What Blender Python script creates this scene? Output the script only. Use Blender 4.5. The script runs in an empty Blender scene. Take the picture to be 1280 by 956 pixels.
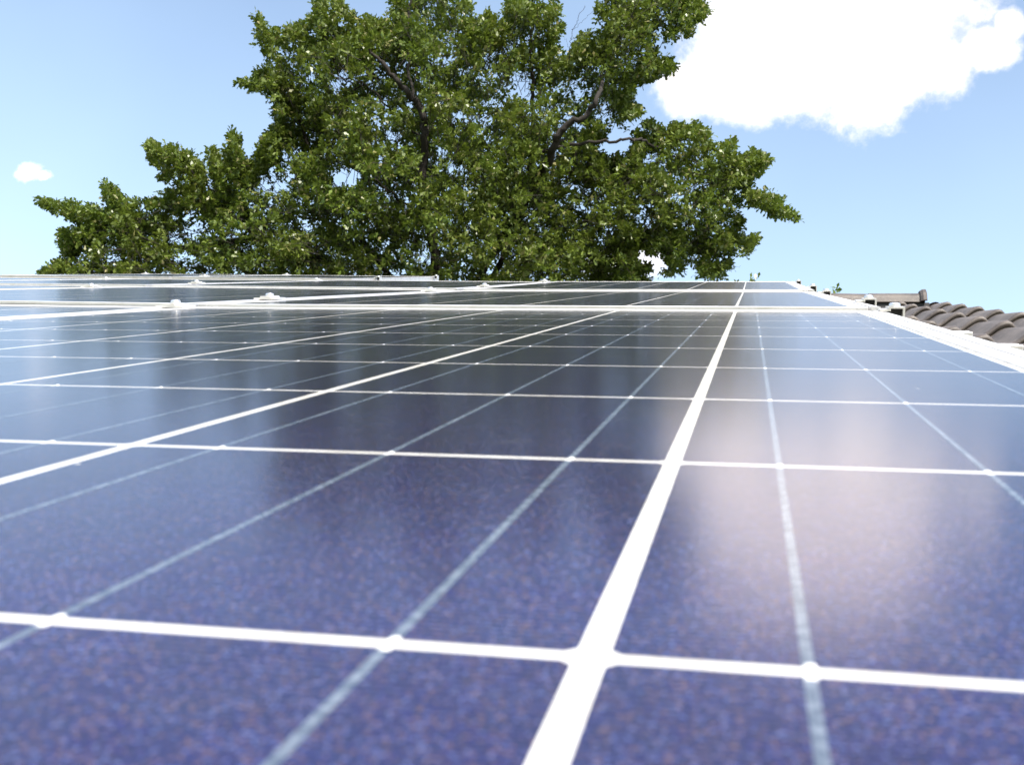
import bpy, math, random
import numpy as np
from mathutils import Matrix, Vector

S = bpy.context.scene
COL = S.collection
U = 0.160                       # one cell pitch in metres
PITCH = math.radians(25.0)      # slope of the roof
H0 = 4.6                        # height of the panel plane above the ground at v = 0
M = Matrix.Translation((0, 0, H0)) @ Matrix.Rotation(PITCH, 4, 'X')   # roof frame -> world

# ------------------------------------------------------------------ camera
F_PX = 1423.2
YAW, PIT, ROLL = -0.2061, -0.0948, -0.001
CX, CY, CH = 0.1236, -0.9118, 0.316
def cam_axes():
    cy, sy, cp, sp = math.cos(YAW), math.sin(YAW), math.cos(PIT), math.sin(PIT)
    f = Vector((sy*cp, cy*cp, sp)); r = Vector((cy, -sy, 0)); u = r.cross(f)
    c, s = math.cos(ROLL), math.sin(ROLL)
    return c*r + s*u, -s*r + c*u, f
R_, U_, F_ = cam_axes()
M3 = M.to_3x3()
CR, CU, CF = M3 @ R_, M3 @ U_, M3 @ F_
CP = M @ Vector((CX*U, CY*U, CH*U))
cd = bpy.data.cameras.new('camera'); cam = bpy.data.objects.new('camera', cd); COL.objects.link(cam)
cam.matrix_world = Matrix(((CR.x, CU.x, -CF.x, CP.x), (CR.y, CU.y, -CF.y, CP.y), (CR.z, CU.z, -CF.z, CP.z), (0, 0, 0, 1)))
cd.sensor_width = 36; cd.lens = F_PX/1280*36
cd.clip_start = 0.005; cd.clip_end = 4000
cd.dof.use_dof = True; cd.dof.focus_distance = 1.9; cd.dof.aperture_fstop = 34
S.camera = cam
def at(px, py, D):              # world point seen at a pixel of the photograph, D metres along the view axis
    return CP + D*(CF + CR*((px-640)/F_PX) + CU*((478-py)/F_PX))
def at_np(px, py, D):
    px, py, D = map(np.asarray, (px, py, D))
    return np.array(CP)[None] + D[:, None]*(np.array(CF)[None] + np.array(CR)[None]*((px-640)/F_PX)[:, None] + np.array(CU)[None]*((478-py)/F_PX)[:, None])

# ------------------------------------------------------------------ light and exposure
SUN_EL, SUN_AZ = math.radians(48), math.radians(152)     # azimuth clockwise from +Y (up the roof)
SUN_STRENGTH, SKY_STRENGTH, EXPOSURE = 3.5, 0.15, 1.02
sl = bpy.data.lights.new('sun', 'SUN'); sl.energy = SUN_STRENGTH; sl.angle = math.radians(0.53); sl.color = (1, .95, .87)
sun = bpy.data.objects.new('sun', sl); COL.objects.link(sun)
sd = Vector((math.sin(SUN_AZ)*math.cos(SUN_EL), math.cos(SUN_AZ)*math.cos(SUN_EL), math.sin(SUN_EL)))
sun.rotation_euler = sd.to_track_quat('Z', 'Y').to_euler()
S.view_settings.view_transform = 'Standard'; S.view_settings.look = 'None'
S.view_settings.exposure = EXPOSURE; S.view_settings.gamma = 1; S.view_settings.use_curve_mapping = False

class NT:                        # tiny helper around a node tree
    def __init__(s, nt): s.nt = nt
    def n(s, t, **k):
        d = s.nt.nodes.new(t)
        for a, b in k.items(): setattr(d, a, b)
        return d
    def link(s, a, b): s.nt.links.new(a, b)
    def put(s, sock, v):
        if hasattr(v, 'is_output'): s.link(v, sock)
        else: sock.default_value = v
    def m(s, op, a, b=0.0, c=0.0, clamp=False):
        d = s.n('ShaderNodeMath', operation=op, use_clamp=clamp)
        s.put(d.inputs[0], a); s.put(d.inputs[1], b)
        if op in ('MULTIPLY_ADD', 'SMOOTH_MAX', 'SMOOTH_MIN', 'WRAP'): s.put(d.inputs[2], c)
        return d.outputs[0]
    def dot(s, v, c):
        d = s.n('ShaderNodeVectorMath', operation='DOT_PRODUCT'); s.link(v, d.inputs[0]); d.inputs[1].default_value = c
        return d.outputs['Value']
    def mix(s, f, a, b, blend='MIX'):
        d = s.n('ShaderNodeMix', data_type='RGBA', blend_type=blend)
        s.put(d.inputs[0], f)
        s.put(d.inputs[6], a if hasattr(a, 'is_output') else (*a, 1)); s.put(d.inputs[7], b if hasattr(b, 'is_output') else (*b, 1))
        return d.outputs[2]
    def ramp(s, f, lo, hi):
        d = s.n('ShaderNodeMapRange', interpolation_type='SMOOTHSTEP')
        s.put(d.inputs[0], f); s.put(d.inputs[1], lo); s.put(d.inputs[2], hi)
        return d.outputs[0]
    def noise(s, vec, scale, detail=2.0, rough=.5, dim='3D', w=None):
        d = s.n('ShaderNodeTexNoise', noise_dimensions=dim)
        if vec is not None: s.link(vec, d.inputs['Vector'])
        d.inputs['Scale'].default_value = scale; d.inputs['Detail'].default_value = detail; d.inputs['Roughness'].default_value = rough
        if w is not None: s.put(d.inputs['W'], w)
        return d.outputs[0]

# ------------------------------------------------------------------ world: Nishita sky with cumulus clouds
W = bpy.data.worlds.new('World'); S.world = W; W.use_nodes = True
W.node_tree.nodes.clear(); T = NT(W.node_tree)
sky = T.n('ShaderNodeTexSky', sky_type='NISHITA', sun_disc=False, sun_elevation=SUN_EL, sun_rotation=SUN_AZ)
sky.air_density = 1.0; sky.dust_density = 2.2; sky.ozone_density = 0.25
gen = T.n('ShaderNodeTexCoord').outputs['Generated']
# fixed sky directions: a tangent plane around one bearing of the sky
a_ = T.dot(gen, tuple(CR)); b_ = T.dot(gen, tuple(CU)); c_ = T.m('MAXIMUM', T.dot(gen, tuple(CF)), 0.02)
sx = T.m('DIVIDE', a_, c_); sy = T.m('DIVIDE', b_, c_)
front = T.ramp(T.dot(gen, tuple(CF)), 0.05, 0.2)
n1 = T.m('SUBTRACT', T.noise(gen, 11, 6, .62), .5)
n2 = T.m('SUBTRACT', T.noise(gen, 42, 5, .6), .5)
n3 = T.m('SUBTRACT', T.noise(gen, 130, 4, .65), .5)
def blob(px, py, rx, ry):
    x = T.m('DIVIDE', T.m('SUBTRACT', sx, (px-640)/F_PX), rx/F_PX)
    y = T.m('DIVIDE', T.m('SUBTRACT', sy, (478-py)/F_PX), ry/F_PX)
    r = T.m('SQRT', T.m('ADD', T.m('MULTIPLY', x, x), T.m('MULTIPLY', y, y)))
    return T.m('SUBTRACT', 1, r)
def cloud(blobs, k1, k2, edge, k3=0.0):
    f = None
    for b in blobs:
        v = blob(*b); f = v if f is None else T.m('SMOOTH_MAX', f, v, .12)
    f = T.m('ADD', f, T.m('ADD', T.m('MULTIPLY', n1, k1), T.m('ADD', T.m('MULTIPLY', n2, k2), T.m('MULTIPLY', n3, k3))))
    return T.ramp(f, -edge*.4, edge)
CLOUDS = [(1010, 10, 125, 125), (935, 60, 80, 75), (880, 112, 62, 32), (1080, 74, 100, 84), (935, 122, 70, 34), (1010, 110, 70, 34), (1120, 10, 110, 80),
          (1160, 78, 56, 52), (1232, 60, 40, 28), (1040, -60, 170, 80), (1262, 32, 20, 20)]
big = cloud(CLOUDS, 1.05, .8, .7, .4)
hole = T.ramp(T.m('ADD', blob(1200, 30, 20, 40), T.m('MULTIPLY', n2, 1.2)), 0.1, .7)
big = T.m('MULTIPLY', big, T.m('SUBTRACT', 1, T.m('MULTIPLY', hole, .35)))
small = cloud([(38, 214, 14, 11), (32, 219, 13, 8), (53, 219, 9, 6)], .7, 1.6, 1.0, 1.5)
wisp = cloud([(812, 322, 34, 26), (760, 330, 40, 20)], .8, .5, .8)
cm = T.m('MAXIMUM', big, T.m('MAXIMUM', T.m('MULTIPLY', small, .95), T.m('MULTIPLY', wisp, .5)))
cm = T.m('MULTIPLY', cm, front)
# thin milky veil that makes the lower sky paler
z_ = T.dot(gen, (0, 0, 1))
veil = T.m('MULTIPLY', T.ramp(T.noise(gen, 2.2, 4, .5), .3, .85), .10)
veil = T.m('ADD', T.m('ADD', veil, 0.08), T.m('MULTIPLY', T.ramp(z_, .62, .18), .42))
skyc = T.mix(veil, sky.outputs[0], (4.0, 5.2, 5.9))
skyc = T.mix(cm, skyc, (7.6, 6.8, 6.4))
bg = T.n('ShaderNodeBackground'); bg.inputs[1].default_value = SKY_STRENGTH
T.link(skyc, bg.inputs[0]); wo = T.n('ShaderNodeOutputWorld'); T.link(bg.outputs[0], wo.inputs[0])

# ------------------------------------------------------------------ materials
def mat(name, base=(.5, .5, .5), rough=.5, metal=0.0, fn=None):
    m = bpy.data.materials.new(name); m.use_nodes = True; m.node_tree.nodes.clear()
    t = NT(m.node_tree); p = t.n('ShaderNodeBsdfPrincipled'); o = t.n('ShaderNodeOutputMaterial'); t.link(p.outputs[0], o.inputs[0])
    p.inputs['Base Color'].default_value = (*base, 1); p.inputs['Roughness'].default_value = rough; p.inputs['Metallic'].default_value = metal
    if fn: fn(t, p, o)
    return m
GLASS_ROUGH = .145
def glass_finish(t, p, oc, w):
    # the panel's cover glass: faint dust film and slightly uneven prismatic surface
    tcw = t.n('ShaderNodeNewGeometry').outputs['Position']
    d = t.noise(tcw, 9, 4, .6); d2 = t.noise(tcw, 160, 2, .6)
    r = t.m('ADD', GLASS_ROUGH-.02, t.m('MULTIPLY', d, .03))
    t.put(p.inputs['Roughness'], t.m('ADD', r, t.m('MULTIPLY', d2, .02)))
    p.inputs['IOR'].default_value = 1.37      # anti-reflective solar glass
    bp = t.n('ShaderNodeBump'); bp.inputs['Strength'].default_value = .05; bp.inputs['Distance'].default_value = .0004
    t.link(t.noise(tcw, 900, 2, .6), bp.inputs['Height']); t.link(bp.outputs[0], p.inputs['Normal'])
    return tcw
def f_cell(t, p, o):
    oi = t.n('ShaderNodeObjectInfo').outputs['Random']
    oc = t.n('ShaderNodeTexCoord').outputs['Object']
    pos = glass_finish(t, p, oc, oi)
    # crystalline silicon flakes; their glitter is painted in as sparse bright colours
    vor = t.n('ShaderNodeTexVoronoi', voronoi_dimensions='3D'); vor.inputs['Scale'].default_value = 1900; t.link(pos, vor.inputs['Vector'])
    sep = t.n('ShaderNodeSeparateColor'); t.link(vor.outputs['Color'], sep.inputs[0])
    big = t.n('ShaderNodeTexVoronoi', voronoi_dimensions='3D'); big.inputs['Scale'].default_value = 95; t.link(pos, big.inputs['Vector'])
    sb = t.n('ShaderNodeSeparateColor'); t.link(big.outputs['Color'], sb.inputs[0])
    c = t.mix(sep.outputs[0], (.0015, .0012, .022), (.010, .007, .090))
    c = t.mix(t.m('MULTIPLY', sb.outputs[0], .5), c, (.008, .015, .062))
    c = t.mix(t.m('MULTIPLY', t.ramp(sep.outputs[1], .78, .97), .6), c, (.17, .095, .075))
    c = t.mix(t.m('MULTIPLY', t.ramp(sep.outputs[2], .84, .98), .6), c, (.11, .14, .33))
    c = t.mix(t.m('MULTIPLY', t.ramp(t.noise(pos, 14, 3, .6), .4, .75), .30), c, (.010, .009, .028))
    # printed silver fingers, across the busbars
    sx_ = t.n('ShaderNodeSeparateXYZ'); t.link(oc, sx_.inputs[0])
    fi = t.m('FRACT', t.m('MULTIPLY', sx_.outputs[1], 1/.0021))
    c = t.mix(t.m('MULTIPLY', t.m('LESS_THAN', fi, .12), .40), c, (.12, .13, .20))
    # the silicon nitride film on a cell is blue seen from above and nearly black at grazing angles
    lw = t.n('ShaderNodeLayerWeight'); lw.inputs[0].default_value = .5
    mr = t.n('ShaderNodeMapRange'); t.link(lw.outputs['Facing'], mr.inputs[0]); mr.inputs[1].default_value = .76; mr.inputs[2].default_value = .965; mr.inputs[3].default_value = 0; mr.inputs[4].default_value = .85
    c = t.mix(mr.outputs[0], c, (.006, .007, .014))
    # settled dust, and a few dry specks
    c = t.mix(t.m('MULTIPLY', t.noise(pos, 5, 5, .6), .022), c, (.5, .46, .44))
    wm = t.m('MULTIPLY', t.ramp(t.noise(pos, 38, 6, .72), .56, .74), t.ramp(t.noise(pos, 7, 2, .5), .45, .7))
    c = t.mix(t.m('MULTIPLY', wm, .07), c, (.5, .45, .40))
    sv = t.n('ShaderNodeTexVoronoi', voronoi_dimensions='3D'); sv.inputs['Scale'].default_value = 26; t.link(pos, sv.inputs['Vector'])
    ss = t.n('ShaderNodeSeparateColor'); t.link(sv.outputs['Color'], ss.inputs[0])
    spot = t.m('MULTIPLY', t.m('LESS_THAN', sv.outputs['Distance'], .028), t.m('GREATER_THAN', ss.outputs[0], .35))
    c = t.mix(t.m('MULTIPLY', spot, .8), c, (.62, .58, .52))
    t.put(p.inputs['Base Color'], c)
def f_back(t, p, o):
    oc = t.n('ShaderNodeTexCoord').outputs['Object']; pos = glass_finish(t, p, oc, 0.0)
    c = t.mix(t.ramp(t.noise(pos, 60, 4, .6), .35, .8), (.72, .70, .66), (.56, .52, .45))
    t.put(p.inputs['Base Color'], c)
def f_bus(t, p, o):
    oc = t.n('ShaderNodeTexCoord').outputs['Object']; pos = glass_finish(t, p, oc, 0.0)
    c = t.mix(t.ramp(t.noise(pos, 420, 3, .7), .35, .75), (.065, .085, .12), (.19, .22, .27))
    t.put(p.inputs['Base Color'], c)
def f_alu(t, p, o):
    pos = t.n('ShaderNodeNewGeometry').outputs['Position']
    c = t.mix(t.ramp(t.noise(pos, 30, 5, .65), .35, .8), (.82, .80, .78), (.66, .63, .58))
    c = t.mix(t.m('MULTIPLY', t.ramp(t.noise(pos, 300, 3, .6), .62, .75), .5), c, (.42, .38, .32))
    t.put(p.inputs['Base Color'], c)
    t.put(p.inputs['Roughness'], t.m('ADD', .30, t.m('MULTIPLY', t.noise(pos, 80, 3, .5), .2)))
def f_tile(t, p, o):
    pos = t.n('ShaderNodeNewGeometry').outputs['Position']
    c = t.mix(t.ramp(t.noise(pos, 6, 6, .6), .3, .75), (.062, .050, .043), (.130, .107, .092))
    c = t.mix(t.m('MULTIPLY', t.ramp(t.noise(pos, 55, 5, .7), .48, .72), .6), c, (.21, .175, .145))
    c = t.mix(t.m('MULTIPLY', t.ramp(t.noise(pos, 23, 6, .7), .62, .75), .5), c, (.060, .060, .040))
    t.put(p.inputs['Base Color'], c); p.inputs['Roughness'].default_value = .5
    bp = t.n('ShaderNodeBump'); bp.inputs['Strength'].default_value = .4; bp.inputs['Distance'].default_value = .003
    t.link(t.noise(pos, 240, 5, .7), bp.inputs['Height']); t.link(bp.outputs[0], p.inputs['Normal'])
def f_leaf(t, p, o):
    g = t.n('ShaderNodeNewGeometry'); pos = g.outputs['Position']; ri = g.outputs['Random Per Island']
    c = t.mix(ri, (.038, .074, .010), (.18, .24, .036))
    c = t.mix(t.ramp(t.noise(pos, .8, 3, .6), .35, .7), c, (.13, .165, .028))
    c = t.mix(t.ramp(t.m('FRACT', t.m('MULTIPLY', ri, 37.3)), .90, 1.0), c, (.30, .27, .11))
    t.put(p.inputs['Base Color'], c); p.inputs['Roughness'].default_value = .38
    tr = t.n('ShaderNodeBsdfTranslucent'); t.link(t.mix(.5, c, (.16, .22, .02)), tr.inputs[0])
    mx = t.n('ShaderNodeMixShader'); mx.inputs[0].default_value = .30
    t.link(p.outputs[0], mx.inputs[1]); t.link(tr.outputs[0], mx.inputs[2]); t.link(mx.outputs[0], o.inputs[0])
def f_bark(t, p, o):
    pos = t.n('ShaderNodeNewGeometry').outputs['Position']
    t.put(p.inputs['Base Color'], t.mix(t.noise(pos, 9, 5, .7), (.012, .009, .007), (.036, .028, .022)))
    bp = t.n('ShaderNodeBump'); bp.inputs['Strength'].default_value = .6; bp.inputs['Distance'].default_value = .03
    t.link(t.noise(pos, 14, 5, .7), bp.inputs['Height']); t.link(bp.outputs[0], p.inputs['Normal'])
def f_grass(t, p, o):
    pos = t.n('ShaderNodeNewGeometry').outputs['Position']
    c = t.mix(t.noise(pos, .35, 6, .6), (.035, .06, .015), (.09, .11, .03)); c = t.mix(t.m('MULTIPLY', t.noise(pos, 40, 3, .6), .4), c, (.10, .09, .04))
    t.put(p.inputs['Base Color'], c)
def f_render(t, p, o):
    pos = t.n('ShaderNodeNewGeometry').outputs['Position']
    t.put(p.inputs['Base Color'], t.mix(t.noise(pos, 3, 6, .6), (.55, .50, .42), (.64, .60, .52)))
MC = mat('silicon_cell', rough=.09, fn=f_cell); MB = mat('backsheet', rough=.09, fn=f_back); MR = mat('solder_ribbon', rough=.1, fn=f_bus)
MA = mat('aluminium', rough=.35, metal=.55, fn=f_alu); MS = mat('steel_bolt', (.72, .71, .70), .28, .8)
MK = mat('black_rubber_and_shade', (.02, .02, .02), .7); MT = mat('brown_concrete_tile', fn=f_tile); ML = mat('oak_leaf', fn=f_leaf)
MBK = mat('bark', rough=.9, fn=f_bark); MG = mat('lawn', rough=.95, fn=f_grass); MW = mat('rendered_wall', rough=.9, fn=f_render)
MSOL = mat('solder', (.86, .84, .80), GLASS_ROUGH); MWD = mat('verge_wood', (.10, .055, .03), .7); MGL = mat('window_glass', (.03, .04, .05), .05)
MWF = mat('white_paint', (.78, .78, .76), .4)

# ------------------------------------------------------------------ mesh helpers
class MBld:
    def __init__(s): s.v = []; s.f = []; s.mi = []; s.cur = 0
    def quadbox(s, x0, x1, y0, y1, z0, z1):
        b = len(s.v)
        s.v += [(x0,y0,z0),(x1,y0,z0),(x1,y1,z0),(x0,y1,z0),(x0,y0,z1),(x1,y0,z1),(x1,y1,z1),(x0,y1,z1)]
        for q in ((0,3,2,1),(4,5,6,7),(0,1,5,4),(1,2,6,5),(2,3,7,6),(3,0,4,7)): s.f.append(tuple(b+i for i in q)); s.mi.append(s.cur)
        return s
    def poly(s, pts):
        b = len(s.v); s.v += [tuple(p) for p in pts]; s.f.append(tuple(range(b, b+len(pts)))); s.mi.append(s.cur); return s
    def extrude(s, prof, a, b_, axis='y'):      # closed profile swept from a to b
        n = len(prof); b = len(s.v)
        for t in (a, b_):
            for (p, q) in prof: s.v.append((p, t, q) if axis == 'y' else (t, p, q))
        for i in range(n):
            j = (i+1) % n; s.f.append((b+i, b+j, b+n+j, b+n+i)); s.mi.append(s.cur)
        s.f.append(tuple(b+i for i in range(n))[::-1]); s.f.append(tuple(b+n+i for i in range(n))); s.mi += [s.cur]*2
        return s
    def lathe(s, prof, cx, cy, n=16):
        b = len(s.v)
        for r, z in prof:
            for k in range(n): s.v.append((cx+r*math.cos(2*math.pi*k/n), cy+r*math.sin(2*math.pi*k/n), z))
        for i in range(len(prof)-1):
            for k in range(n):
                l = (k+1) % n; s.f.append((b+i*n+k, b+i*n+l, b+(i+1)*n+l, b+(i+1)*n+k)); s.mi.append(s.cur)
        s.f.append(tuple(b+(len(prof)-1)*n+k for k in range(n))); s.mi.append(s.cur)
        s.f.append(tuple(b+k for k in range(n))[::-1]); s.mi.append(s.cur)
        return s
    def mesh(s, name, mats, smooth=False, bevel=0):
        me = bpy.data.meshes.new(name); me.from_pydata(s.v, [], s.f)
        for m in mats: me.materials.append(m)
        me.polygons.foreach_set('material_index', s.mi)
        if smooth: me.polygons.foreach_set('use_smooth', [True]*len(me.polygons))
        me.update(); return me
def ob(name, me, parent=None, loc=(0, 0, 0), **props):
    o = bpy.data.objects.new(name, me); COL.objects.link(o); o.location = loc
    if parent: o.parent = parent
    for k, v in props.items(): o[k] = v
    return o
def bev(o, w, seg=2):
    m = o.modifiers.new('bevel', 'BEVEL'); m.width = w; m.segments = seg; m.limit_method = 'ANGLE'; m.angle_limit = math.radians(40); return o
def root(name, mw, label, cat, group=None):
    e = bpy.data.objects.new(name, None); COL.objects.link(e); e.empty_display_size = .05; e.matrix_world = mw
    e['label'] = label; e['category'] = cat
    if group: e['group'] = group
    return e

# ------------------------------------------------------------------ ground
g = MBld().poly([(-1500,-1500,0),(1500,-1500,0),(1500,1500,0),(-1500,1500,0)])
ob('ground', g.mesh('ground', [MG]), kind='structure')

# ------------------------------------------------------------------ house: tiled roof, ridge, walls
RU0, RU1 = -40.0, 7.78          # roof extent across (cells)
CREST, SP = 7.10, 1.555         # crest of the last tile column, width of one tile column
COURSE, RV = 2.9, 45.4          # course length, ridge position
V0 = RV - 18.0*COURSE
Z_CREST, AMP, LIP = -0.69, 0.38, 0.15
house = root('house', Matrix.Translation((M @ Vector((-16*U, 0, 0))).xy.to_3d()), 'house with brown wavy tiled roof under the whole solar array', 'house')
hinv = house.matrix_world.inverted()
def wave(u):
    w = ((u-CREST)/SP + .5) % 1.0            # crest at .5
    d = w-.5
    if d < 0: k = min(1, -d/.46); h = .5+.5*math.cos(math.pi*k)           # long rise on the left
    else:     k = min(1, d/.25); h = .5+.5*math.cos(math.pi*k)
    return h
def tile_roof(sign, name):
    # sign 1: the slope that carries the array; -1: the far slope behind the ridge
    us = []
    n = int(math.ceil((RU1-RU0)/SP))*20
    us = [RU0 + (RU1-RU0)*i/n for i in range(n+1)]
    rnd = random.Random(5)
    V, Fc = [], []
    for c in range(18):
        v0 = V0 + c*COURSE; v1 = v0+COURSE
        rows = [(v0+.08, -LIP*.95), (v0+.005, -LIP*.85), (v0-.02, -LIP*.5), (v0-.005, -LIP*.18), (v0+.045, -.002), (v0+.14, .004), (v0+COURSE*.5, -LIP*.45), (v1+.04, -LIP*1.0)]
        base = len(V)
        for (v, dz) in rows:
            for u in us:
                colk = math.floor((u-CREST)/SP+.5); rr = ((math.sin(colk*12.9+c*78.2)*43758.5) % 1)-.5; r2 = ((math.sin(colk*3.7+c*18.2)*15731.7) % 1)-.5
                z = Z_CREST - AMP*(1-wave(u)) + dz + rr*.014
                vv = v + r2*.03
                if sign > 0: P = M @ Vector((u*U, vv*U, z*U))
                else:
                    q = M @ Vector((u*U, vv*U, z*U)); yr = (M @ Vector((0, RV*U, Z_CREST*U))).y; P = Vector((q.x, 2*yr-q.y, q.z))
                V.append(tuple(hinv @ P))
        w = len(us)
        for r in range(len(rows)-1):
            for i in range(w-1):
                a = base+r*w+i; q = (a, a+1, a+w+1, a+w); Fc.append(q if sign > 0 else q[::-1])
    me = bpy.data.meshes.new(name); me.from_pydata(V, [], Fc); me.materials.append(MT)
    me.polygons.foreach_set('use_smooth', [True]*len(Fc)); me.update()
    return me
roof = ob('roof', tile_roof(1, 'roof'), house)
ob('roof', tile_roof(-1, 'roof_far'), house)
for p_ in [roof]:
    m = p_.modifiers.new('edge', 'EDGE_SPLIT'); m.split_angle = math.radians(62)
# ridge tiles: overlapping half-round caps
yr = (M @ Vector((0, RV*U, Z_CREST*U))); RZ = yr.z; RY = yr.y
def cap_mesh(L, name, end=False):
    b = MBld(); n = 14
    def ring(x, r, z0=-.05, th=.012):
        o = []
        for i in range(n+1):
            a = math.pi*i/n; o.append((x, -r*1.18*math.cos(a), z0+r*math.sin(a)**.75))
        for i in range(n, -1, -1):
            a = math.pi*i/n; o.append((x, -(r-th)*1.18*math.cos(a), z0+(r-th)*math.sin(a)**.75))
        return o
    sec = [ring(0, .092), ring(.004, .098), ring(.034, .098), ring(.040, .091), ring(L, .086)]
    if end: sec = [ring(0, .086), ring(L-.040, .087), ring(L-.036, .100), ring(L-.022, .110), ring(L-.004, .112), ring(L, .106)]
    k = len(sec[0])
    for s_ in sec: b.v += s_
    for j in range(len(sec)-1):
        for i in range(k):
            i2 = (i+1) % k; b.f.append((j*k+i, j*k+i2, (j+1)*k+i2, (j+1)*k+i)); b.mi.append(0)
    for j in (0, len(sec)-1):
        b.f.append(tuple(j*k+i for i in range(k))); b.mi.append(0)
    if end:
        pts = ring(L-.01, .094, th=.0001)[:n+1]; b.poly([(p[0], p[1], p[2]) for p in pts])
    return b.mesh(name, [MT])
CAPL = 2.13*U
cap = cap_mesh(CAPL+.02, 'ridge_tile')
xe = RU1*U - .13
k = 0; x = xe-.04-CAPL
cap_end = ob('ridge_tile', cap_mesh(CAPL*.98, 'ridge_end_tile', True), house)
RCZ = (M @ Vector((0, RV*U, -0.47*U))).z - .092 + .05
cap_end.matrix_world = Matrix.Translation((x, RY, RCZ+.003)); x -= CAPL
caps = []
while x > RU0*U:
    o = ob('ridge_tile', cap, house); o.matrix_world = Matrix.Translation((x, RY, RCZ)) @ Matrix.Rotation(random.Random(k).uniform(-.004, .004), 4, 'Y'); x -= CAPL; k += 1
# black ventilation strip under the caps, with the shadow there put into its colour
b = MBld().quadbox(RU0*U, RU1*U-.16, RY-.085, RY+.085, RCZ-.16, RCZ-.045)
ob('ridge_strip', b.mesh('ridge_strip', [MK]), house).matrix_world = Matrix()
# walls, gables, verge boards, gutter
ye = (M @ Vector((0, V0*U, -1.2*U))); yf = 2*RY-ye.y
xl, xr_ = RU0*U+.35, RU1*U-.35
def roofz(y):  return RZ - abs(y-RY)*math.tan(PITCH) - .16
b = MBld()
y0w, y1w = ye.y+.45, yf-.45
for x0, x1 in ((xl, xl+.3), (xr_-.3, xr_)):
    prof = [(y0w, 0), (y1w, 0), (y1w, roofz(y1w)), (RY, roofz(RY)), (y0w, roofz(y0w))]
    b.extrude(prof, x0, x1, 'x')
b.quadbox(xl+.3, xr_-.3, y0w, y0w+.3, 0, roofz(y0w)); b.quadbox(xl+.3, xr_-.3, y1w-.3, y1w, 0, roofz(y1w))
ob('wall', b.mesh('wall', [MW]), house).matrix_world = Matrix()
for sx2 in (RU0*U-.006, RU1*U-.022):
    b = MBld()
    for (ya, yb) in ((ye.y, RY), (yf, RY)):
        za, zb = RZ-abs(ya-RY)*math.tan(PITCH)-.07, RZ-.07
        pr = [(ya, za), (yb, zb), (yb, zb-.19), (ya, za-.19)]
        if ya > yb: pr = pr[::-1]
        b.extrude(pr, sx2, sx2+.028, 'x')
    ob('verge_board', b.mesh('verge_board', [MWD]), house).matrix_world = Matrix()
gp = [(ye.y-.13+.06*math.cos(a), ye.z-.05+.06*math.sin(a)) for a in np.linspace(math.pi, 2*math.pi, 9)]
gp += [(ye.y-.13+.056*math.cos(a), ye.z-.05+.056*math.sin(a)) for a in np.linspace(2*math.pi, math.pi, 9)]
b = MBld().extrude(gp, RU0*U, RU1*U, 'x'); ob('gutter', b.mesh('gutter', [MA]), house).matrix_world = Matrix()
for wx in (xr_-1.6, xr_-3.6):
    w = ob('window', MBld().quadbox(wx-.55, wx+.55, y0w-.03, y0w+.02, .9, 2.0).mesh('window_pane', [MGL]), house); w.matrix_world = Matrix()
    fb = MBld()
    for q in ((wx-.62, wx-.55, .83, 2.07), (wx+.55, wx+.62, .83, 2.07), (wx-.55, wx+.55, .83, .9), (wx-.55, wx+.55, 2.0, 2.07), (wx-.03, wx+.03, .9, 2.0)):
        fb.quadbox(q[0], q[1], y0w-.06, y0w-.031, q[2], q[3])
    ob('window_frame', fb.mesh('window_frame', [MWF]), w).matrix_world = Matrix()

# ------------------------------------------------------------------ solar panels
PWc, PLc = 6.22, 10.31          # panel width and length in cells
PW, PL = PWc*U, PLc*U
FT, FH, LIPW = .0011, .040, .0148   # lip above glass, frame height, lip width
CELL = .1556; CELLH = .1567
def frame_mesh():
    b = MBld(); w = LIPW
    prof = lambda s: None
    # each side: lip on top, vertical outer wall, thin flange at the bottom
    def side(x0, x1, y0, y1):
        b.quadbox(x0, x1, y0, y1, -.004, FT)
    side(0, w, 0, PL); side(PW-w, PW, 0, PL); side(w+.0002, PW-w-.0002, 0, w); side(w+.0002, PW-w-.0002, PL-w, PL)
    b.quadbox(.0004, .003, .0004, PL-.0004, -FH, -.0042); b.quadbox(PW-.003, PW-.0004, .0004, PL-.0004, -FH, -.0042)
    b.quadbox(.0034, PW-.0034, .0004, .003, -FH, -.0042); b.quadbox(.0034, PW-.0034, PL-.003, PL-.0004, -FH, -.0042)
    for (x0, x1, y0, y1) in ((.0032, .028, .0034, PL-.0034), (PW-.028, PW-.0032, .0034, PL-.0034)): b.quadbox(x0, x1, y0, y1, -FH, -FH+.002)
    return b.mesh('frame', [MA])
def back_mesh():
    return MBld().quadbox(LIPW*.6, PW-LIPW*.6, LIPW*.6, PL-LIPW*.6, -.006, 0).mesh('backsheet', [MB])
BUS = (-.325*U, 0.0, .325*U); BW = .00085
def cell_outline(z):
    h = CELL/2; k = CELLH/2; c = .0016
    return [(-h+c,-k,z),(h-c,-k,z),(h,-k+c,z),(h,k-c,z),(h-c,k,z),(-h+c,k,z),(-h,k-c,z),(-h,-k+c,z)]
def cell_mesh(bus):
    b = MBld(); b.poly(cell_outline(0))
    if bus:
        b.cur = 1
        for x in BUS: b.poly([(x-BW,-CELL/2,.00002),(x+BW,-CELL/2,.00002),(x+BW,CELL/2,.00002),(x-BW,CELL/2,.00002)])
    return b.mesh('solar_cell', [MC, MR])
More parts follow.
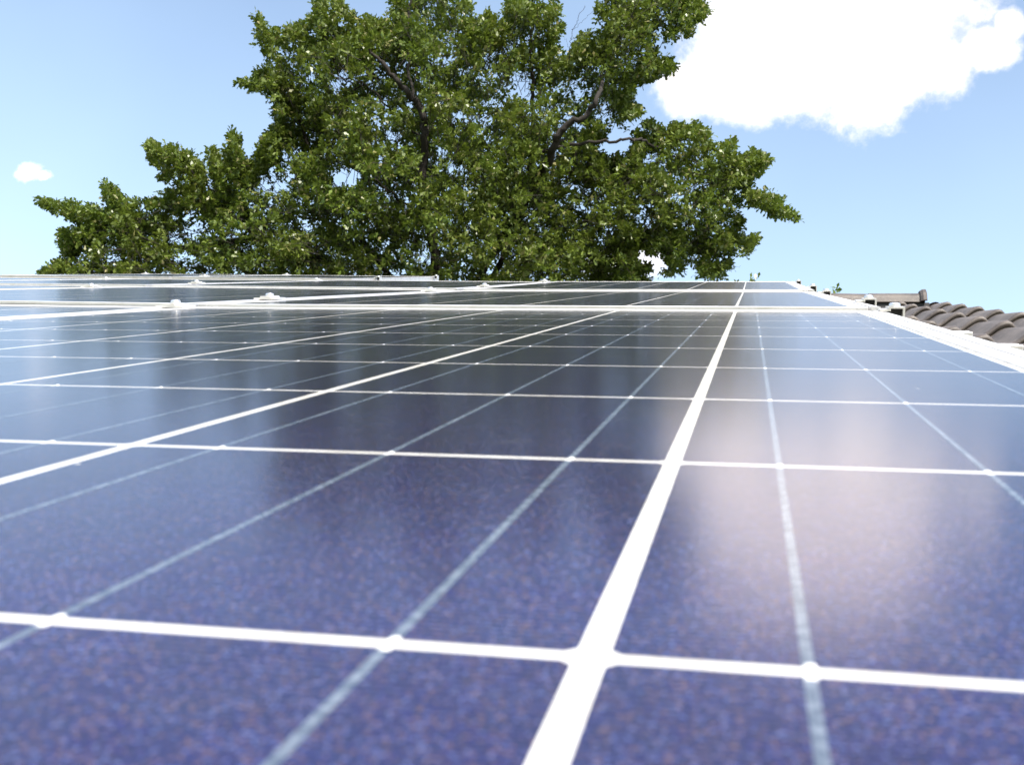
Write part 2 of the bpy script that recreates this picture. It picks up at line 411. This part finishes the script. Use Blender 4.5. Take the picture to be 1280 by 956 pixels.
def bus_mesh():
    b = MBld(); h = CELLH/2
    b.quadbox(-BW, BW, -h, h, .00002, .00004)
    b.cur = 1      # solder bridge where the ribbon steps down to the next cell
    b.quadbox(-BW*.75, BW*1.15, -h-.0045, -h+.0003, .00002, .00006)
    b.lathe([(.0008, .00005), (.0007, .00014), (.0004, .0002)], BW*.3, -h+.0005, 10)
    return b.mesh('busbar', [MR, MSOL])
FRAME, BACK, CELLP, CELLB, BUSM = frame_mesh(), back_mesh(), cell_mesh(False), cell_mesh(True), bus_mesh()
# all sixty cells of a far panel in one mesh
X0, Y0 = PW/2-2.5*U, PL/2-4.5*U
fb = MBld()
for i in range(6):
    for j in range(10):
        fb.cur = 0; fb.poly([(X0+i*U+x, Y0+j*U+y, z) for x, y, z in cell_outline(.00003)]); fb.cur = 1
        for x in BUS: fb.poly([(X0+i*U+x-BW, Y0+j*U-CELL/2, .00006), (X0+i*U+x+BW, Y0+j*U-CELL/2, .00006), (X0+i*U+x+BW, Y0+j*U+CELL/2, .00006), (X0+i*U+x-BW, Y0+j*U+CELL/2, .00006)])
FIELD = fb.mesh('cell_field', [MC, MR])
JM = MBld().quadbox(-.055, .055, -.06, .06, -.026, -.0063).mesh('junction_box', [MK])

def panel(u1, v0, zc, label, mode):
    # u1 right edge, v0 lower edge; zc = heights (cells) of lower-left, lower-right, upper-left, upper-right corners
    u0 = u1-PWc
    BL, BR, TL = (M @ Vector((u0*U, v0*U, zc[0]*U)), M @ Vector((u1*U, v0*U, zc[1]*U)), M @ Vector((u0*U, (v0+PLc)*U, zc[2]*U)))
    TR = M @ Vector((u1*U, (v0+PLc)*U, zc[3]*U))
    ex = ((BR-BL)+(TR-TL)).normalized(); ey = (TL-BL)+(TR-BR); ey = (ey-ex*ey.dot(ex)).normalized(); ez = ex.cross(ey)
    c = (BL+BR+TL+TR)/4; o = c-ex*PW/2-ey*PL/2
    mw = Matrix(((ex.x, ey.x, ez.x, o.x), (ex.y, ey.y, ez.y, o.y), (ex.z, ey.z, ez.z, o.z), (0, 0, 0, 1)))
    r = root('solar_panel', mw, label, 'solar panel', 'blue solar panels laid in rows on the roof')
    f = ob('frame', FRAME, r); bev(f, .0006, 1)
    ob('backsheet', BACK, r); ob('junction_box', JM, r, (PW/2, PL-.15, 0))
    if mode == 0: ob('cell_field', FIELD, r)
    else:
        for j in range(10):
            for i in range(6):
                cl = ob('solar_cell', CELLP if mode == 2 else CELLB, r, (X0+i*U, Y0+j*U, .00002))
                if mode == 2:
                    for x in BUS: ob('busbar', BUSM, cl, (x, 0, 0))
    return r
G = .12
UR = 1.11
UC = [UR-i*(PWc+G) for i in range(4)]
VR = [-1.155, -1.155+PLc+G, -1.155+2*(PLc+G)]
panel(UC[0], VR[0], (0, 0, 0, 0), 'nearest and largest solar panel, filling the whole foreground with its white lined blue cells', 2)
panel(UC[1], VR[0], (.02, .0, .055, -.01), 'solar panel left of the foreground one, only a corner showing at the left edge', 1)
panel(UC[0], VR[1], (.02, .03, .012, .0), 'solar panel directly beyond the foreground panel, above the first wide white frame line', 1)
panel(UC[1], VR[1], (.085, .03, .075, .02), 'solar panel of the second row, at the left edge behind the nearest clamp', 1)
panel(UC[2], VR[1], (.14, .09, .13, .08), 'narrow sliver of second row solar panel at the far left edge', 1)
panel(UC[0], VR[2], (.035, .03, .107, .107), 'topmost solar panel of the right column, ending in the thin white line under the tree', 0)
panel(UC[1], VR[2], (.11, .04, .135, .107), 'third row solar panel left of the middle, tree mirrored in it', 0)
panel(UC[2], VR[2], (.16, .11, .178, .135), 'third row solar panel third from the right, under the left part of the tree', 0)
panel(UC[3], VR[2], (.22, .17, .235, .185), 'third row solar panel farthest to the left, mirroring open sky', 0)
R4 = -12.28; V4 = 33.6
panel(R4, V4, (.24, .18, .28, .215), 'fourth row solar panel whose grey outer frame side faces the camera, by the ridge', 0)
panel(R4-PWc-G, V4, (.29, .24, .335, .28), 'middle solar panel of the raised fourth row, closest under the tree crown', 0)
panel(R4-2*(PWc+G), V4, (.17, .29, .19, .335), 'leftmost solar panel of the fourth row, sinking towards the left edge', 0)

# ------------------------------------------------------------------ edge profile, rails, clamps
def rmat(u, v, z): return M @ Matrix.Translation((u*U, v*U, z*U))
def edge_profile(v0, v1, z0, z1, label):
    L = math.hypot(v1-v0, z1-z0)*U
    mw = rmat(UR+.022, v0, z0) @ Matrix.Rotation(math.atan2(z1-z0, v1-v0), 4, 'X')
    b = MBld().extrude([(0, .0004), (.0005, -.038), (.0134, -.038), (.0134, .0000), (.0125, .0008), (.0010, .0012)], 0, L)
    o = ob('edge_profile', b.mesh('edge_profile', [MA])); o.matrix_world = mw
    o['label'] = label; o['category'] = 'edge profile'; o['group'] = 'aluminium edge strips along the right side'
edge_profile(VR[0], VR[0]+PLc, 0, 0, 'long bright aluminium strip along the right side of the foreground solar panel')
edge_profile(VR[1], VR[1]+PLc, .03, .0, 'aluminium strip beside the second panel, before the ridge tiles')
edge_profile(VR[2], VR[2]+PLc, .03, .107, 'short looking aluminium strip at the far upper right corner of the array')
RAILS = [8.95, 11.1, 17.7, 21.7, 28.6]
names = ['nearest', 'second nearest', 'third', 'fourth', 'farthest']
def zsurf(u, v):     # height of the panel surface near (u, v)
    k = 0 if v < VR[1]-G/2 else (1 if v < VR[2]-G/2 else 2)
    t = (v-VR[k])/PLc
    A = [[(0, 0), (0, 0), (.055, .08)], [(.03, 0), (.03, .016), (.09, .077)], [(.03, .107), (.04, .12), (.11, .15)]][k]
    j = 0 if u > 0 else (1 if u > -8 else 2)
    if u < -14: return .17
    return A[j][0]+(A[j][1]-A[j][0])*t
for i, v in enumerate(RAILS):
    L = (2.05+.12-(-25))*U if i > 1 else (2.27+12)*U
    b = MBld().extrude([(-.02, -.04), (-.02, 0), (-.006, 0), (-.006, -.012), (.006, -.012), (.006, 0), (.02, 0), (.02, -.04)], -L, 0, 'x')
    zz = -(FH/U)-.012 if i < 2 else -(FH/U)-.012+min(0, 0)
    o = ob('mounting_rail', b.mesh('mounting_rail', [MA])); o.matrix_world = rmat(2.27 if i < 2 else 1.62, v, -.2545 if i < 2 else zz-.01)
    bev(o, .001, 1)
    o['label'] = ['nearest aluminium mounting rail, its end sticking out over the right roof tiles', 'aluminium mounting rail sticking out just beyond the nearest rail end',
                  'mounting rail crossing under the upper part of the second panel row', 'mounting rail under the lower part of the third panel row', 'farthest mounting rail, under the top of the third panel row'][i]
    o['category'] = 'mounting rail'; o['group'] = 'aluminium rails carrying the panels'
    # roof hooks down to the tiles
for j, v in enumerate((36.4, 42.3)):
    b = MBld().extrude([(-.02, -.04), (-.02, 0), (-.006, 0), (-.006, -.012), (.006, -.012), (.006, 0), (.02, 0), (.02, -.04)], -19.5*U, 0, 'x')
    o = ob('mounting_rail', b.mesh('mounting_rail', [MA])); o.matrix_world = rmat(R4+.3, v, -.1)
    o['label'] = ('lower' if j == 0 else 'upper')+' mounting rail below the raised fourth panel row near the ridge'; o['category'] = 'mounting rail'; o['group'] = 'aluminium rails carrying the panels'

def bolt_mesh():
    return MBld().lathe([(.0072, 0), (.0075, .0010), (.0073, .0034), (.0058, .0048), (.0030, .0054)], 0, 0, 18).mesh('bolt', [MS], smooth=True)
BOLT = bolt_mesh()
def ec_mesh():
    # end clamp: lip over the frame, hollow box section outside it, open towards the eaves
    b = MBld()
    w = .021; t = .0026; d = .020
    b.quadbox(-.010, .0005, -d, d, .0018, .0046)                       # lip
    b.extrude([(.0007, .0074), (.0007, .0018), (.0007+t, .0018), (.0007+t, .0052), (w-t, .0052), (w-t, -.0115), (.0007+t, -.0115), (.0007+t, -.0085), (.0007, -.0085), (.0007, -.0140), (w, -.0140), (w, .0074)], -d, d)
    b.cur = 1; b.quadbox(.0033, w-.0026, -d+.010, d-.002, -.0114, .005); b.cur = 0  # black block standing in for the shade inside the hollow
    b.quadbox(w-.0052, w-.0023, -d+.002, d-.002, -.040, -.0142)
    return b.mesh('clamp_body', [MA, MK])
def mc_mesh():
    b = MBld(); d = .022
    b.extrude([(-.021, .0018), (.021, .0018), (.0212, .0044), (.0095, .0050), (.0085, .0075), (-.0085, .0075), (-.0095, .0050), (-.0212, .0044)], -d, d)
    b.quadbox(-.0085, -.0065, -d+.001, d-.001, -.03, .0016); b.quadbox(.0065, .0085, -d+.001, d-.001, -.03, .0016)
    return b.mesh('clamp_body', [MA])
ECM, MCM = ec_mesh(), mc_mesh()
def clamp(kind, u, v, z, label):
    r = root('end_clamp' if kind == 'e' else 'middle_clamp', rmat(u, v, z), label, 'clamp', 'clamps holding the panels down')
    ob('clamp_body', ECM if kind == 'e' else MCM, r); ob('bolt', BOLT, r, (.010 if kind == 'e' else 0, 0, .0076))
UE = UR+.022+.0134/U+.01
for i, v in enumerate(RAILS):
    clamp('e', UE, v, zsurf(1, v), names[i]+' clamp on the right edge, against '+('the roof tiles' if i < 2 else 'the sky'))
for i, v in enumerate(RAILS):
    clamp('m', UC[0]-PWc-G/2, v, zsurf(-5.2, v), names[i]+' clamp on the seam left of the foreground panel column')
for i in (2, 3, 4):
    clamp('m', UC[1]-PWc-G/2, RAILS[i], zsurf(-11.5, RAILS[i]), ['', '', 'leftmost clamp on the second white frame line, at the left edge', 'clamp above the second frame line, left of the middle of the picture', 'clamp on the third frame line under the tree, left one of a close pair'][i])
clamp('m', UC[2]-PWc-G/2, 28.6, .17, 'clamp at far left on the third frame line, left of the lone white cloud side')
clamp('e', R4+.03, 36.0, .185, 'clamp at the corner of the raised fourth row, right one of a close pair')
clamp('e', R4+.03, 43.2, .215, 'white clamp on the grey frame end of the fourth panel row')
clamp('m', R4-PWc-G/2, 36.0, .245, 'lower clamp on the right seam of the fourth panel row')
clamp('m', R4-PWc-G/2, 43.2, .28, 'upper clamp on the right seam of the fourth panel row, against the tree')
clamp('m', R4-2*(PWc+G)+G/2, 43.2, .33, 'upper clamp on the left seam of the fourth row, where the top line bends')

# ------------------------------------------------------------------ the oak
OUT = [(45,253),(62,252),(72,257),(93,256),(114,257),(125,262),(135,253),(130,229),(137,229),(149,242),(160,248),(170,246),(181,258),(189,245),(207,234),(215,237),(226,250),
 (223,237),(212,228),(199,224),(208,216),(200,208),(187,200),(186,178),(197,178),(207,187),(218,181),(228,184),(239,189),(252,195),(256,208),(256,226),(266,234),(271,221),(260,200),(263,181),(274,192),(279,208),(281,194),
 (284,178),(290,160),(300,173),(313,189),(308,208),(321,202),(329,176),(332,168),(346,159),(341,143),(342,133),(328,117),(333,109),(312,112),(296,106),(299,98),(328,88),(336,72),(330,53),(320,19),(333,29),(341,40),(344,27),
 (368,29),(386,32),(386,16),(397,-12),(404,-12),(411,14),(415,5),(431,3),(439,16),(450,5),(463,13),(469,29),(479,13),(495,-8),(520,-60),(550,-66),(575,-20),(582,0),(593,11),(588,24),(599,29),(612,11),(620,24),(627,22),(632,6),(642,-22),(656,-30),(662,-5),(668,-30),(690,-22),
 (698,6),(704,35),(693,53),(698,64),(712,66),(727,58),(741,35),(751,40),(765,26),(751,14),(745,0),(752,-20),(800,-40),(850,-22),(876,1),(887,16),(871,22),(863,45),(850,40),(839,50),(820,58),(820,72),(839,77),(846,90),(828,93),(810,101),(791,106),(793,124),(799,133),(799,146),(781,151),(767,162),(757,172),(748,186),
 (752,196),(765,192),(775,196),(790,190),(788,172),(791,159),(812,151),(828,159),(847,149),(863,149),(882,159),(892,165),(900,181),(916,170),(919,181),(914,195),(935,189),(954,192),(962,208),(946,218),(938,229),(948,240),(962,242),(978,250),(996,272),(991,277),(975,272),(956,264),(946,258),(919,258),(927,277),(924,295),(946,293),(946,306),(940,327),(927,325),(919,314),(908,325),(916,338),(908,349),
 (877,346),(871,333),(850,346),(818,350),(837,335),(829,314),(810,319),(796,309),(794,325),(812,333),(812,352),(800,395),(700,430),(560,450),(400,440),(250,410),(120,385),(60,362),(48,340),(58,335),(72,330),(74,317),(77,303),(73,290),(88,287),(99,280),(88,274),(77,266)]
HOLES = [(434,222,12),(362,224,7),(140,325,6),(223,322,7),(238,320,5),(430,101,9),(418,110,7),(575,145,7),(655,110,9),(650,97,6),(531,323,5),(548,78,5),(475,200,5),(553,190,4),(370,190,4),(845,245,5),(880,232,5),(808,200,6),(870,262,4),(640,60,5),(795,245,4),(300,290,4),(700,115,5),(600,95,4),(765,265,4)]
PXM = 20.0/F_PX     # metres per photo pixel at the tree
rng = np.random.default_rng(11)
P = np.array(OUT, float)
def inside_dist(x, y):
    A = P; B = np.roll(P, -1, 0); ins = np.zeros(len(x), bool); dmin = np.full(len(x), 1e9)
    for (ax, ay), (bx, by) in zip(A, B):
        if ay != by:
            c = ((ay > y) != (by > y)) & (x < (bx-ax)*(y-ay)/(by-ay)+ax); ins ^= c
        dx, dy = bx-ax, by-ay; t = np.clip(((x-ax)*dx+(y-ay)*dy)/(dx*dx+dy*dy+1e-9), 0, 1)
        dmin = np.minimum(dmin, np.hypot(x-ax-t*dx, y-ay-t*dy))
    return ins, dmin
DT = 20.0
NS = 19500
# random clump centres give the crown its masses and gaps
pts = []
while sum(len(p) for p in pts) < 1700:
    x = rng.uniform(40, 1000, 4000); y = rng.uniform(-66, 450, 4000); ins, d = inside_dist(x, y)
    k = ins & ((y > 200) | (rng.random(4000) < .85)) & (rng.random(4000) < .12 + .88*np.clip((50-d)/50, 0, 1)*.7 + .25*np.clip(d/60, 0, 1)); th = np.minimum(d, 190)
    dz = rng.uniform(-1, 1, 4000)*np.sqrt(np.clip(th, 3, None)/190)*2.9
    pts.append(np.c_[x, y, dz, d][k])
CL = np.concatenate(pts)[:1700]
kk = rng.integers(0, len(CL), NS*2); base = CL[kk]
sig = np.clip(base[:, 3]*.42, 3.0, 13)
x = base[:, 0]+rng.normal(0, 1, NS*2)*sig; y = base[:, 1]+rng.normal(0, 1, NS*2)*sig*.75; dz = base[:, 2]+rng.normal(0, .30, NS*2)
ins, d = inside_dist(x, y)
ok = ins & (d > 1.5)
for hx, hy, hr in HOLES: ok &= np.hypot((x-hx)/1.25, y-hy) > hr*1.25
# gaps in front of the limbs that show
SHOW = [((531, 215), (531, 165), -1.3), ((531, 165), (519, 128), -1.5), ((519, 128), (500, 106), -1.6), ((500, 106), (478, 78), -1.7), ((519, 128), (512, 95), -1.3), ((690, 190), (702, 163), -1.0), ((702, 163), (735, 141), -1.0), ((735, 141), (749, 118), -1.0), ((665, 60), (665, 120), -1.1), ((745, 177), (800, 176), -1.2), ((420, 98), (455, 105), -1.6), ((470, 225), (500, 250), -1.3), ((375, 150), (352, 90), -1.2)]
for (ax, ay), (bx, by), zz in SHOW:
    t_ = np.clip(((x-ax)*(bx-ax)+(y-ay)*(by-ay))/((bx-ax)**2+(by-ay)**2), 0, 1); dl = np.hypot(x-ax-t_*(bx-ax), y-ay-t_*(by-ay))
    ok &= ~((dl < 11) & (dz < zz+.35))
x, y, dz, d = x[ok][:NS], y[ok][:NS], dz[ok][:NS], d[ok][:NS]
SC = at_np(x, y, DT+dz)                                     # spray centres
centre = np.array(at(560, 250, DT))
outw = SC-centre; outw[:, 2] += 1.2; outw /= np.linalg.norm(outw, axis=1)[:, None]+1e-9
outw = outw+rng.normal(0, .55, outw.shape); outw /= np.linalg.norm(outw, axis=1)[:, None]
def leaves(SC, outw, NL, scale, rng, edge=None):
    n = len(SC); N = n*NL
    c = np.repeat(SC, NL, 0); ax = np.repeat(outw, NL, 0)
    along = rng.beta(2.2, 1.2, N)*.24*scale-.14
    ld = ax*rng.uniform(.1, 1.0, N)[:, None]+rng.normal(0, .75, (N, 3)); ld /= np.linalg.norm(ld, axis=1)[:, None]
    b = c+ax*along[:, None]+rng.normal(0, .018, (N, 3))
    up = rng.normal(0, .55, (N, 3)); up[:, 2] += .9
    sd_ = np.cross(ld, up); sd_ /= np.linalg.norm(sd_, axis=1)[:, None]+1e-9
    nn = np.cross(sd_, ld)
    L = rng.uniform(.085, .145, N)*scale; Wd = L*rng.uniform(.22, .30, N)
    cup = rng.uniform(-.1, .25, N)
    # lobed oak leaf: base, pinched waist, broad upper lobes, tip
    prof = [(0, 0, 0), (.30, .55, .3), (.42, .36, .2), (.66, 1.0, .5), (.80, .62, .35), (1.0, 0, 0)]
    V = np.zeros((N, 10, 3))
    V[:, 0] = b; V[:, 9] = b+ld*L[:, None]-nn*(L*.10)[:, None]
    for i in range(1, 5):
        a, w, h = prof[i]
        for s, j in ((1, i), (-1, 4+i)):
            V[:, j] = b+ld*(L*a)[:, None]+sd_*(Wd*w*s)[:, None]+nn*(Wd*h*cup)[:, None]
    F = np.array([0, 1, 2, 3, 4, 9, 8, 7, 6, 5])
    return V.reshape(-1, 3), (np.arange(N)[:, None]*10+F[None])
def poly_mesh(name, V, F, m, smooth=False):
    me = bpy.data.meshes.new(name); k = F.shape[1]
    me.vertices.add(len(V)); me.vertices.foreach_set('co', V.astype(np.float32).ravel())
    me.loops.add(F.size); me.loops.foreach_set('vertex_index', F.astype(np.int32).ravel())
    me.polygons.add(len(F)); me.polygons.foreach_set('loop_start', (np.arange(len(F))*k).astype(np.int32)); me.polygons.foreach_set('loop_total', np.full(len(F), k, np.int32))
    me.materials.append(m); me.update(calc_edges=True)
    if smooth: me.polygons.foreach_set('use_smooth', [True]*len(F))
    return me
def tubes(segs, n=6):
    # segs: list of polylines [(Vector, radius), ...]
    V, F = [], []
    for pl in segs:
        b = len(V)
        for i, (p, r) in enumerate(pl):
            q0 = pl[max(0, i-1)][0]; q1 = pl[min(len(pl)-1, i+1)][0]; t = (q1-q0).normalized()
            a = t.orthogonal().normalized() if i == 0 else (a-t*a.dot(t)).normalized(); c = t.cross(a)
            for k in range(n): V.append(p+(a*math.cos(2*math.pi*k/n)+c*math.sin(2*math.pi*k/n))*r)
        for i in range(len(pl)-1):
            for k in range(n):
                l = (k+1) % n; F.append((b+i*n+k, b+i*n+l, b+(i+1)*n+l, b+(i+1)*n+k))
    return np.array([tuple(v) for v in V]), np.array(F)
# sprays that carry the thin tips of the outline
tips = [((45,253),(100,262)), ((187,182),(222,210)), ((995,274),(960,256)), ((298,104),(330,104)), ((321,20),(338,70)), ((132,231),(146,256)), ((264,186),(272,228)), ((289,164),(298,205)), ((333,172),(320,210)), ((400,-10),(405,35)),
        ((884,15),(860,28)), ((843,84),(820,80)), ((958,202),(930,215)), ((944,298),(925,316)), ((798,140),(775,146)), ((748,8),(762,24)), ((917,174),(900,200)), ((212,184),(232,200)), ((62,338),(90,335)), ((735,44),(716,70)), ((612,14),(606,45)), ((935,243),(965,247))]
tx, ty, to = [], [], []
for (ax, ay), (bx, by) in tips:
    n_ = int(np.hypot(bx-ax, by-ay)/1.5)+3; f_ = rng.random(n_)**.9; w_ = 1+f_*5
    tx += list(ax+(bx-ax)*f_+rng.normal(0, 1, n_)*w_); ty += list(ay+(by-ay)*f_+rng.normal(0, 1, n_)*w_)
    dv = Vector(CR)*(ax-bx)-Vector(CU)*(ay-by); dv.normalize(); to += [tuple(dv)]*n_
tz = rng.normal(-.9, .2, len(tx)); TS = at_np(tx, ty, DT+tz)
to = np.array(to)+rng.normal(0, .25, (len(to), 3)); to /= np.linalg.norm(to, axis=1)[:, None]
SC = np.concatenate([SC, TS]); outw = np.concatenate([outw, to])
LV, LF = leaves(SC, outw, 13, .84, rng)
tb = at(560, 430, DT); tb0 = Vector((tb.x+.3, tb.y+.2, 0))
tree = root('oak_tree', Matrix.Translation(tb0), 'large green oak tree with spreading crown rising behind the solar roof', 'tree')
off = np.array(tb0)
ob('crown', poly_mesh('crown', LV-off, LF, ML), tree)
# limbs
def limb(pts, r0, r1, seed=0, back=0.0):
    rr = random.Random(seed); out = []
    P3 = [at(x, y, DT+z+back) if not isinstance(x, Vector) else x for x, y, z in pts]
    n = 8*(len(P3)-1); r0 *= .38; r1 *= .7
    for i in range(n+1):
        f = i/n*(len(P3)-1); k = min(int(f), len(P3)-2); t = f-k
        p0, p1, p2, p3 = P3[max(0, k-1)], P3[k], P3[k+1], P3[min(len(P3)-1, k+2)]
        p = .5*((2*p1)+(p2-p0)*t+(2*p0-5*p1+4*p2-p3)*t*t+(-p0+3*p1-3*p2+p3)*t**3)
        q = i/n; w = (r0+(r1-r0)*q)
        p = p+Vector((rr.uniform(-1, 1), rr.uniform(-1, 1), rr.uniform(-1, 1)))*(w*.3+.02)
        out.append((p, w))
    return out
trunk = [(tb0+Vector((0, 0, -.3)), .75), (tb0+Vector((0, 0, .5)), .55), (tb0.lerp(tb, .35)+Vector((.1, 0, 0)), .46), (tb0.lerp(tb, .7)+Vector((-.1, .1, 0)), .42), (tb, .38)]
segs = [trunk]
J = (560, 430, 0)
L = [([J, (545,330,-.6), (528,235,-.9), (531,165,-1.2), (519,128,-1.4), (500,106,-1.6), (478,78,-1.7), (462,64,-1.8)], .26, .03),
     ([(520,132,-1.4), (512,95,-1.2), (510,60,-1.0), (512,10,-.8), (525,-40,-.8)], .07, .02),
     ([(530,170,-1.2), (545,140,-.8), (570,110,-.4), (590,60,0)], .06, .02),
     ([J, (610,330,.2), (660,240,-.6), (690,190,-1.5), (702,163,-1.7), (735,141,-1.8), (749,120,-1.8), (754,90,-.6), (765,60,.4), (790,25,.8)], .24, .01),
     ([J, (640,300,-.5), (664,200,-.9), (666,110,-1.2), (664,70,-1.2), (668,10,-1.0)], .17, .02),
     ([(665,200,-.9), (690,185,-1.3), (745,177,-1.5), (790,175,-1.5), (815,181,-.7), (850,200,.2), (900,222,.4), (940,240,-.2), (990,273,-.9)], .085, .012),
     ([J, (680,360,.2), (790,310,-.4), (850,290,-.6), (890,300,-.9), (930,315,-1)], .14, .015),
     ([J, (430,340,-.4), (330,300,-.8), (230,310,-1.0), (150,290,-1.1), (100,268,-1.1), (50,254,-1.1)], .2, .012),
     ([(330,300,-.8), (290,270,-1), (262,236,-1.1), (240,215,-1.1), (215,195,-1.1), (190,182,-1.1)], .07, .01),
     ([(300,275,-1), (300,225,-1), (292,165,-1)], .04, .01),
     ([J, (450,300,-.4), (400,220,-.9), (375,150,-1.1), (352,90,-1.2), (325,25,-1.3)], .16, .012),
     ([(375,150,-1.1), (340,110,-1.2), (300,105,-1.2)], .035, .01),
     ([(400,220,-.9), (440,120,-1.3), (455,105,-1.5), (425,95,-1.5), (405,30,-1.4), (402,-8,-1.4)], .05, .01),
     ([(530,175,-1.3), (490,140,-1.6), (455,105,-1.9), (420,98,-1.9)], .05, .012),
     ([(560,300,.2), (500,250,-1.6), (470,225,-2.1), (440,210,-2.2)], .06, .012)]
for i, (pp, r0, r1) in enumerate(L): segs.append(limb(pp, r0, r1, i, 0 if i in (0, 1, 3, 5) else .9))
TV, TF = tubes(segs, 8)
ob('trunk', poly_mesh('trunk', TV-off, TF, MBK, True), tree)
# bare twigs above the crown and hanging ones, and a twig for each spray
tw = []
for pp, r0 in (([(712,80,-1.2),(713,60,-1.2),(715,40,-1.2),(722,26,-1.2),(731,8,-1.2)], .016), ([(714,49,-1.2),(725,46,-1.2),(738,42,-1.2)], .010), ([(716,38,-1.2),(730,26,-1.2),(744,10,-1.2)], .009), ([(712,60,-1.2),(707,48,-1.2)], .007),
               ([(828,93,-1.2),(836,101,-1.2),(843,109,-1.2),(853,110,-1.2)], .008), ([(829,74,-1.2),(836,65,-1.2)], .006), ([(789,185,-1.4),(787,200,-1.4)], .006), ([(905,318,-1),(915,330,-1),(925,334,-1)], .007), ([(860,325,-1),(866,338,-1)], .006)):
    tw.append(limb(pp, r0, r0*.35, 7))
allp = [p for s in segs[1:] for p, r in s]
AP = np.array([tuple(p) for p in allp])
for i in range(0, len(SC), 2):
    if i >= len(d) or d[i] < 16: continue
    c = Vector(SC[i]); o_ = Vector(outw[i]); q = o_.cross(Vector((0, 0, 1)))*rng.uniform(-.05, .05)
    tw.append([(c-o_*rng.uniform(.25, .5)-Vector((0, 0, .05)), .006), (c-o_*.1+q, .0045), (c+o_*.07, .0025)])
WV, WF = tubes(tw, 3)
ob('twigs', poly_mesh('twigs', WV-off, WF, MBK), tree)

# leaf tips of low neighbouring plants peeping over the array and the ridge
def bush(px, py, D, w, n, label, seed, top):
    r = np.random.default_rng(seed)
    c = np.array(at(px, py, D)); base = Vector((c[0], c[1], 0)); H = c[2]
    e = root('bush', Matrix.Translation(base), label, 'bush')
    A = r.normal(0, 1, (n, 3)); A /= np.linalg.norm(A, axis=1)[:, None]; R = r.random(n)**.4
    C = np.array([0, 0, H-1.1])+A*R[:, None]*np.array([w, w, 1.0]); sel = C[:, 2] < H-.25-abs(C[:, 0])*.3
    C = C[sel]; C = np.concatenate([C, np.array(top)+np.array([0, 0, H])])
    o_ = A[:len(C)] if len(A) >= len(C) else np.resize(A, (len(C), 3)); o_ = o_.copy(); o_[:, 2] = abs(o_[:, 2])+.4; o_ /= np.linalg.norm(o_, axis=1)[:, None]
    V, F = leaves(C, o_, 9, .8, r)
    ob('foliage', poly_mesh('foliage', V, F, ML), e)
    sg = [[(Vector((0, 0, -.1)), .08), (Vector((0, 0, H*.5)), .06), (Vector((0, 0, H-.8)), .03), (Vector((0, 0, H-.05)), .008)]]
    for k in range(0, len(C), 4): sg.append([(Vector((0, 0, C[k][2]-.6)), .012), (Vector(C[k]), .004)])
    V, F = tubes(sg, 5); ob('stem', poly_mesh('stem', V, F, MBK), e)
bush(1043, 361, 13.5, .9, 260, 'bush beyond the ridge, only one green tip showing beside the farthest right clamps', 3, [(0, 0, -.05), (.02, 0, -.16)])
bush(937, 348, 15, 1.0, 300, 'bush behind the top frame line, pale leaf tips right of the tree', 4, [(0, 0, -.05), (-.1, 0, -.1), (.07, 0, 0), (-.16, 0, -.12)])
